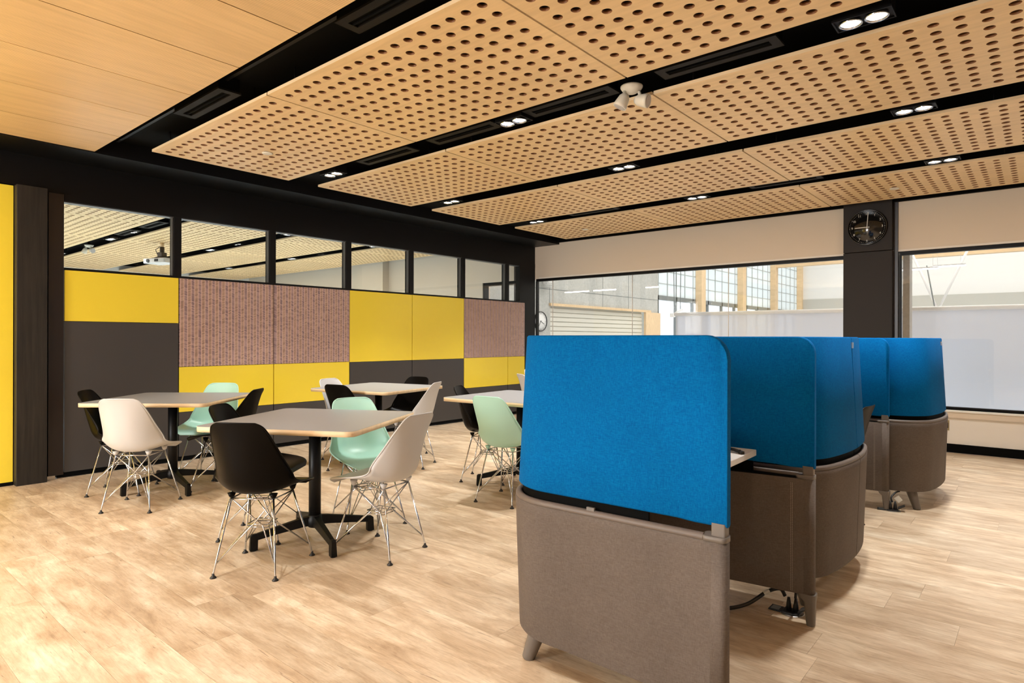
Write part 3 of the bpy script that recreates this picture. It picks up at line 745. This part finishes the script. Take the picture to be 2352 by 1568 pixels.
chair('white', -2.943, 2.294, 103.7, 'white shell chair at the right side of the nearest table, seen from the side', g1)
chair('mint', -3.49, 2.59, -105, 'mint shell chair across the nearest table, facing the camera', g1)
chair('black', -3.776, 1.994, -51, 'black shell chair pushed under the left edge of the nearest table', g1)
chair('white', -5.065, 1.74, 43, 'white shell chair with its back to the camera at the leftmost table', g2)
chair('black', -5.674, 1.819, -38, 'black shell chair at the far left, behind the white chair', g2)
chair('mint', -5.69, 2.52, -139, 'mint shell chair in front of the yellow wall panel at the leftmost table', g2)
chair('black', -5.20, 2.43, 131, 'black shell chair seen edge-on at the right end of the leftmost table', g2)
chair('white', -5.45, 3.82, -77, 'white shell chair behind the black one at the middle table', g3)
chair('black', -4.975, 3.57, 13, 'black shell chair with its back to the camera at the middle table', g3)
chair('black', -5.18, 4.32, 193, 'black shell chair facing the camera in front of the charcoal wall panel', g3)
chair('white', -4.72, 4.03, 118, 'white shell chair at the right end of the middle table', g3)
chair('mint', -3.134, 3.649, 6, 'mint shell chair with its back to the camera, next to the blue booth', g4)
chair('black', -3.735, 4.07, -63, 'black shell chair behind the mint one, at the table beside the booth', g4)
chair('white', -4.64, 6.02, -30, 'white shell chair half hidden by the blue screen, nearer one', g5)
chair('white', -5.28, 6.90, -105, 'white shell chair in the far corner behind the blue screen', g5)
chair('brown', -1.12, 4.56, 86, 'dark brown shell chair inside the second open booth', 'chairs inside the booths')

# ------------------------------------------------------------------ square tables
ZT_ = .748; TS = .478
def table():
    t = thing('square_table', cat='table', group='square pedestal tables')
    MB().prism(rrect(TS, TS, .055), ZT_ - .030, ZT_ - .0012, True).build('edge_band', M['ply'], t)
    MB().prism(rrect(TS - .0015, TS - .0015, .054), ZT_ - .0012, ZT_).build('laminate_top', M['tgrey'], t)
    MB().box(-.20, .20, -.20, .20, ZT_ - .045, ZT_ - .031).build('mounting_plate', M['tblack'], t, bevel=.004)
    MB().tube([(0, 0, .10), (0, 0, ZT_ - .04)], .036, 24).build('column', M['tblack'], t)
    MB().lathe([(.0001, .085), (.036, .085), (.052, .10), (.050, .135), (.040, .158), (.037, .162), (.0001, .162)], 24).build('hub', M['tblack'], t)
    for k in range(4):
        m = MB(); L = .365
        def sec(x, zc, hw, hh): return [(x, -hw, zc - hh), (x, hw, zc - hh), (x, hw * .7, zc + hh), (x, -hw * .7, zc + hh)]
        rows = [sec(.02, .128, .026, .028), sec(.08, .122, .024, .026), sec(.22, .100, .021, .021), sec(L - .03, .080, .018, .018)]
        # turned-down toe
        rows.append([(L + .012, -.017, .052), (L + .012, .017, .052), (L - .002, .013, .094), (L - .002, -.013, .094)])
        rows.append([(L - .028, -.016, .004), (L - .028, .016, .004), (L + .014, .015, .004), (L + .014, -.015, .004)])
        # arm
        vs = [p for r in rows[:4] for p in r]
        fs = [(a * 4 + i, a * 4 + (i + 1) % 4, a * 4 + 4 + (i + 1) % 4, a * 4 + 4 + i) for a in range(3) for i in range(4)] + [(3, 2, 1, 0), (12, 13, 14, 15)]
        m.add(vs, fs)
        # toe block
        m.add([(L - .032, -.018, .004), (L + .012, -.018, .004), (L + .012, .018, .004), (L - .032, .018, .004), (L - .034, -.018, .085), (L + .008, -.014, .088), (L + .008, .014, .088), (L - .034, .018, .085), (L - .03, -.013, .098), (L - .004, -.012, .097), (L - .004, .012, .097), (L - .03, .013, .098)],
              [(0, 3, 2, 1), (0, 1, 5, 4), (1, 2, 6, 5), (2, 3, 7, 6), (3, 0, 4, 7), (4, 5, 9, 8), (5, 6, 10, 9), (6, 7, 11, 10), (7, 4, 8, 11), (8, 9, 10, 11)])
        l = m.build('leg', M['tblack'], t, bevel=.003); l.rotation_euler = (0, 0, pi / 4 + k * pi / 2)
        MB().lathe([(.0001, 0), (.016, 0), (.014, .005), (.0001, .005)], 12, (L - .009, 0, 0)).build('glide', M['rubber'], l)
    return t
T0 = table(); first = True
for x, y, deg, lab in ((-3.405, 2.145, 29, 'grey square table with plywood edge nearest the camera'), (-5.458, 2.119, 41.4, 'grey square table in front of the charcoal wall panel'),
                       (-5.127, 3.954, 12.8, 'grey square table in the middle, against the yellow wall'), (-3.39, 4.11, 4.5, 'grey square table cut off by the nearest blue booth'), (-4.30, 6.42, 10, 'grey square table hidden behind the blue booth screens')):
    t = T0 if first else copy_tree(T0); first = False
    t.location = (x, y, 0); t.rotation_euler = (0, 0, radians(deg)); t['label'] = lab

# ------------------------------------------------------------------ work booths
HWD = .565
def booth_half():
    """outer plan of one half: from the open post to the middle of the back; x towards the opening"""
    P = []
    xs = -.160; R1 = .25; A1 = 78
    for q in (0, .004, .012, .025, .04, .055, .07, .10, .16, .26, .36, .46, .54, .60, .5 - xs): P.append((.5 - q, -HWD))
    for i in range(1, 13):
        a = radians(A1 * i / 12); P.append((xs - R1 * sin(a), -HWD + R1 * (1 - cos(a))))
    x6, y6 = P[-1]; R2 = -y6 / cos(radians(A1))
    for i in range(1, 9):
        a = radians(A1 + (90 - A1) * i / 8); P.append((x6 - R2 * (sin(a) - sin(radians(A1))), y6 + R2 * (cos(radians(A1)) - cos(a))))
    return P
HP = booth_half()
XBACK = HP[-1][0]
def normals(P):
    out = []
    for i in range(len(P)):
        a, b = P[max(i - 1, 0)], P[min(i + 1, len(P) - 1)]; dx, dy = b[0] - a[0], b[1] - a[1]; l = sqrt(dx * dx + dy * dy)
        out.append((dy / l * 1, -dx / l * 1))
    out[-1] = (-1., 0.) if out[-1][0] < 0 else (1., 0.)
    return out
HN = normals(HP)
if HN[0][1] > 0: HN = [(-a, -b) for a, b in HN]
def arclen(P):
    s = [0.]
    for a, b in zip(P, P[1:]): s.append(s[-1] + sqrt((a[0] - b[0]) ** 2 + (a[1] - b[1]) ** 2))
    return s
HS = arclen(HP)
def sweep(secfn, i0=0, i1=None, gap=0., flip=False, smooth=True):
    """sweep a closed cross-section secfn(i) -> [(inset, z)] along the half plan"""
    i1 = len(HP) if i1 is None else i1; mb = MB(); rows = []
    for i in range(i0, i1):
        x, y = HP[i]; nx, ny = HN[i]
        if i == len(HP) - 1: y = y - gap
        rows.append([(x - nx * d, (y - ny * d) * (-1 if flip else 1), z) for d, z in secfn(i)])
    n = len(rows[0]); vs = [p for r in rows for p in r]
    fs = [(a * n + k, a * n + (k + 1) % n, (a + 1) * n + (k + 1) % n, (a + 1) * n + k) for a in range(len(rows) - 1) for k in range(n)]
    fs += [tuple(range(n - 1, -1, -1)), tuple((len(rows) - 1) * n + k for k in range(n))]
    if flip: fs = [tuple(reversed(f)) for f in fs]
    return mb.add(vs, fs, smooth)
def autosmooth(o, ang=40):
    bm = bmesh.new(); bm.from_mesh(o.data); bmesh.ops.recalc_face_normals(bm, faces=bm.faces)
    for e in bm.edges:
        if len(e.link_faces) == 2 and e.calc_face_angle() > radians(ang): e.smooth = False
    bm.to_mesh(o.data); bm.free(); return o
ZB, ZL = .135, .635
def thick(i): return .055 + .05 * min(1., max(0., (HS[i] - .05) / .55))
def booth(): 
    t = thing('work_booth', cat='booth', group='rounded work booths in a row')
    NP = 7          # first path index of the upholstered shell past the post
    for fl_, nm in ((False, 'a'), (True, 'b')):
        def sh(i):
            th = thick(i); q = min(1., HS[i] / .6); return [(.020 * q + .002, ZB), (.018 * q, ZB + .006), (.002 * q, ZL - .03), (.0, ZL - .006), (.004, ZL), (th - .004, ZL), (th, ZL - .006), (th, ZB + .006), (th - .003, ZB)]
        shell = autosmooth(sweep(sh, 4, gap=.003, flip=fl_).build('upholstered_shell', M['fab'], t)); shell['label'] = 'taupe upholstered lower shell'
        def roll(i):
            th = thick(i); r = .013; c = r + .002
            return [(c + r * 1.05 * cos(a), ZL + .008 + r * sin(a)) for a in [2 * pi * k / 10 for k in range(10)]]
        autosmooth(sweep(roll, 6, gap=.004, flip=fl_).build('top_roll', M['fabcap'], t))
        def ledge(i):
            th = thick(i); return [(.02, ZL - .01), (th - .004, ZL - .01), (th - .004, ZL + .006), (.02, ZL + .006)]
        autosmooth(sweep(ledge, 6, gap=.004, flip=fl_).build('black_channel', M['black'], t))
        autosmooth(sweep(lambda i: [(.030, ZL), (.040, ZL), (.040, .690), (.030, .690)], 9, gap=.004, flip=fl_).build('gap_light_block', M['black'], t))  # black strip added to stop light showing through the gap under the screen
        def scr(i):
            s = HS[i]; z1 = 1.252; r = .07
            if s < r: z1 -= r - sqrt(max(0, r * r - (r - s) ** 2))
            if s < .0005: z1 = 1.252 - r
            k = .030; z0 = .684 - (.004 if s < .1 else 0); e = .006
            taper = .030 * min(1., max(.0, s / .75))
            d0 = .014; d1 = .014 + taper * (z1 - z0) / (1.25 - .684)
            return [(d0 + e, z0), (d0, z0 + e), (d1, z1 - e), (d1 + e, z1), (d1 + k - e, z1), (d1 + k, z1 - e), (d0 + k, z0 + e), (d0 + k - e, z0)]
        sc = autosmooth(sweep(scr, 0, gap=.004, flip=fl_).build('screen', M['blue'], t), 55); sc['label'] = 'bright blue fabric screen'
        sg = -1 if not fl_ else 1
        # post with leg
        yo = sg * (HWD - .0275)
        MB().prism(rrect(.030, .0275, .020, cx=.470, cy=yo), ZB, ZL + .004, True).build('post', M['fab'], t)
        MB().prism(rrect(.038, .0280, .016, cx=.4625, cy=yo), ZL + .001, ZL + .017, True).build('post_cap', M['bleg'], t)
        MB().prism(rrect(.022, .018, .006, cx=.474, cy=sg * (HWD - .03)), ZL + .01, .69).build('screen_stem', M['bleg'], t)
        m = MB(); n = 20; secs = []
        for z, hx, hy, cx in ((ZB + .004, .036, .029, .470), (ZB - .012, .034, .028, .472), (ZB - .03, .024, .023, .480), (.006, .017, .018, .484), (.0, .015, .016, .484)):
            secs.append([(x, y, z) for x, y in rrect(hx, hy, .012, 4, cx, yo)])
        n = len(secs[0]); vs = [p for r in secs for p in r]
        m.add(vs, [(a * n + k, a * n + (k + 1) % n, (a + 1) * n + (k + 1) % n, (a + 1) * n + k) for a in range(4) for k in range(n)] + [tuple(range(n)), tuple(4 * n + k for k in range(n))], True)
        autosmooth(m.build('leg', M['bleg'], t))
        # splayed rear leg
        MB().tube([(-.255, sg * .42, ZB + .05), (-.270, sg * .43, ZB - .01), (-.308, sg * .447, .004), (-.309, sg * .4475, .0)], [.038, .035, .025, .022], 16).build('leg', M['bleg'], t)
        # stitched seam near the post
        for off in (.085, .092):
            m = MB(); z = ZB + .01
            while z < ZL - .02:
                xx = .5 - off; f = (z - ZB) / (ZL - ZB); ys_ = sg * (HWD - .0578)
                m.box(xx - .0008, xx + .0008, min(ys_ * 1., ys_ - sg * .06 * 0) - .0012, ys_ + .0012, z, z + .0045); z += .0075
            m.build('stitching', M['stitch'], t)['kind'] = 'stuff'
        # metal clip at the top of the screen seam
        MB().box(XBACK + .036, XBACK + .044, sg * .004 - .006 * (1 if sg < 0 else 0) - .002, sg * .004 + .006 * (0 if sg < 0 else 1) + .002, 1.195, 1.225).build('screen_clip', M['steel'], t)
        MB().box(.02, .05, sg * (HWD - .012) - .004, sg * (HWD - .012) + .004, ZL + .012, ZL + .030).build('screen_bracket', M['bleg'], t)
    # desk
    inner = [(x - nx * .078, y - ny * .078) for (x, y), (nx, ny) in zip(HP, HN)]
    inner = [p for p in inner if p[0] < .268]
    lower = [(.268, inner[0][1])] + inner
    poly = lower + [(x, -y) for x, y in reversed(lower)][1:]
    MB().prism(poly[::-1], .718, .745).build('desk_top', M['desk'], t, bevel=.003)
    for sg in (-1, 1): MB().box(-.1, .1, sg * .44 - .02, sg * .44 + .02, .50, .718).build('desk_bracket', M['bleg'], t)
    return t
B0 = booth()
for i, (x, y, deg, lab) in enumerate(((-1.229, 2.353, 2, 'blue and taupe booth nearest the camera, its end panel filling the foreground'), (-.704 + XBACK, 3.565, 180, 'blue and taupe booth second in the row, its rounded back to the right'),
                       (-1.35, 4.70, 0, 'blue and taupe booth third in the row, open to the right with a chair inside'), (-.562 + XBACK, 5.845, 180, 'blue and taupe booth last in the row, nearest the window'))):
    t = B0 if i == 0 else copy_tree(B0)
    t.location = (x, y, 0); t.rotation_euler = (0, 0, radians(deg)); t['label'] = lab

# things in and under the booths
kb = thing('task_strap', (-1.055, 2.72, .746), radians(-40), label='black strap lying on the white desk of the nearest booth', cat='strap')
MB().tube([(-.12, -.02, .008), (-.04, .0, .009), (.03, .01, .012), (.06, .02, .009)], [.007, .006, .007, .008], 8).build('strap_band', M['cable'], kb)
MB().prism(rrect(.014, .009, .005, cx=.067, cy=.022), .0, .012).build('buckle', M['rubber'], kb)
def floor_box(loc, rz, lab):
    t = thing('floor_box', loc, rz, label=lab, cat='floor box', group='power boxes in the floor')
    MB().lathe([(.0001, .0005), (.075, .0005), (.078, .003), (.074, .005), (.0001, .004)], 32).build('ring', M['steel'], t)
    MB().box(-.055, .055, -.05, .05, .004, .012).build('socket_plate', M['rubber'], t, bevel=.002)
    ld = MB().box(-.14, -.06, -.045, .045, .001, .008).build('lid', M['rubber'], t, bevel=.002)
    MB().box(-.128, -.075, -.03, .03, .008, .010).build('lid_inlay', M['mull'], ld)
    l2 = MB().box(.055, .125, -.045, .045, .0, .006).build('lid', M['rubber'], t); l2.rotation_euler = (0, radians(-25), 0)
    t.scale = (.68, .68, .8)
    for x in (-.02, .025):
        MB().tube([(x, 0, .01), (x, 0, .045), (x, .0, .085)], [.018, .016, .009], 10).build('plug', M['cable'], t)
    return t
floor_box((-.865, 2.985, 0), radians(0), 'black power box with plugs in the floor under the nearest booth')
floor_box((-.83, 5.25, 0), radians(10), 'black power box in the floor under the last booth')
c1 = thing('power_cable', (0, 0, 0), label='thick black power cable curling over the floor under the nearest booth', cat='cable')
def bez(P, n=12):
    return [catmull(P, i / (n * (len(P) - 1))) for i in range(n * (len(P) - 1) + 1)]
MB().tube(bez([(-.895, 2.985, .07), (-.915, 2.975, .10), (-.96, 2.94, .085), (-1.03, 2.87, .03), (-1.12, 2.80, .009), (-1.22, 2.78, .009), (-1.32, 2.84, .009)]), .0085, 10).build('sheath', M['cable'], c1)
MB().tube(bez([(-.952, 2.946, .0895), (-.96, 2.94, .085), (-.972, 2.928, .077)], 6), .0092, 10).build('tag', M['tagw'], c1)
c2 = thing('booth_cable', (0, 0, 0), label='short black cable dropping from the booth into the floor box', cat='cable')
MB().tube(bez([(-.85, 2.985, .07), (-.846, 2.975, .11), (-.842, 2.93, .15)]), .006, 8).build('sheath', M['cable'], c2)
c3 = thing('far_booth_cable', (0, 0, 0), label='black cable with a white tag under the last booth', cat='cable')
MB().tube(bez([(-.83, 5.25, .06), (-.84, 5.26, .09), (-.82, 5.30, .12), (-.80, 5.34, .128)]), .006, 8).build('sheath', M['cable'], c3)
MB().add([(-.825, 5.275, .085), (-.795, 5.275, .110), (-.770, 5.275, .080), (-.795, 5.275, .055), (-.825, 5.276, .085), (-.795, 5.276, .110), (-.770, 5.276, .080), (-.795, 5.276, .055)], [(0, 1, 2, 3), (7, 6, 5, 4), (0, 4, 5, 1), (1, 5, 6, 2), (2, 6, 7, 3), (3, 7, 4, 0)]).build('paper_tag', M['tagw'], c3)
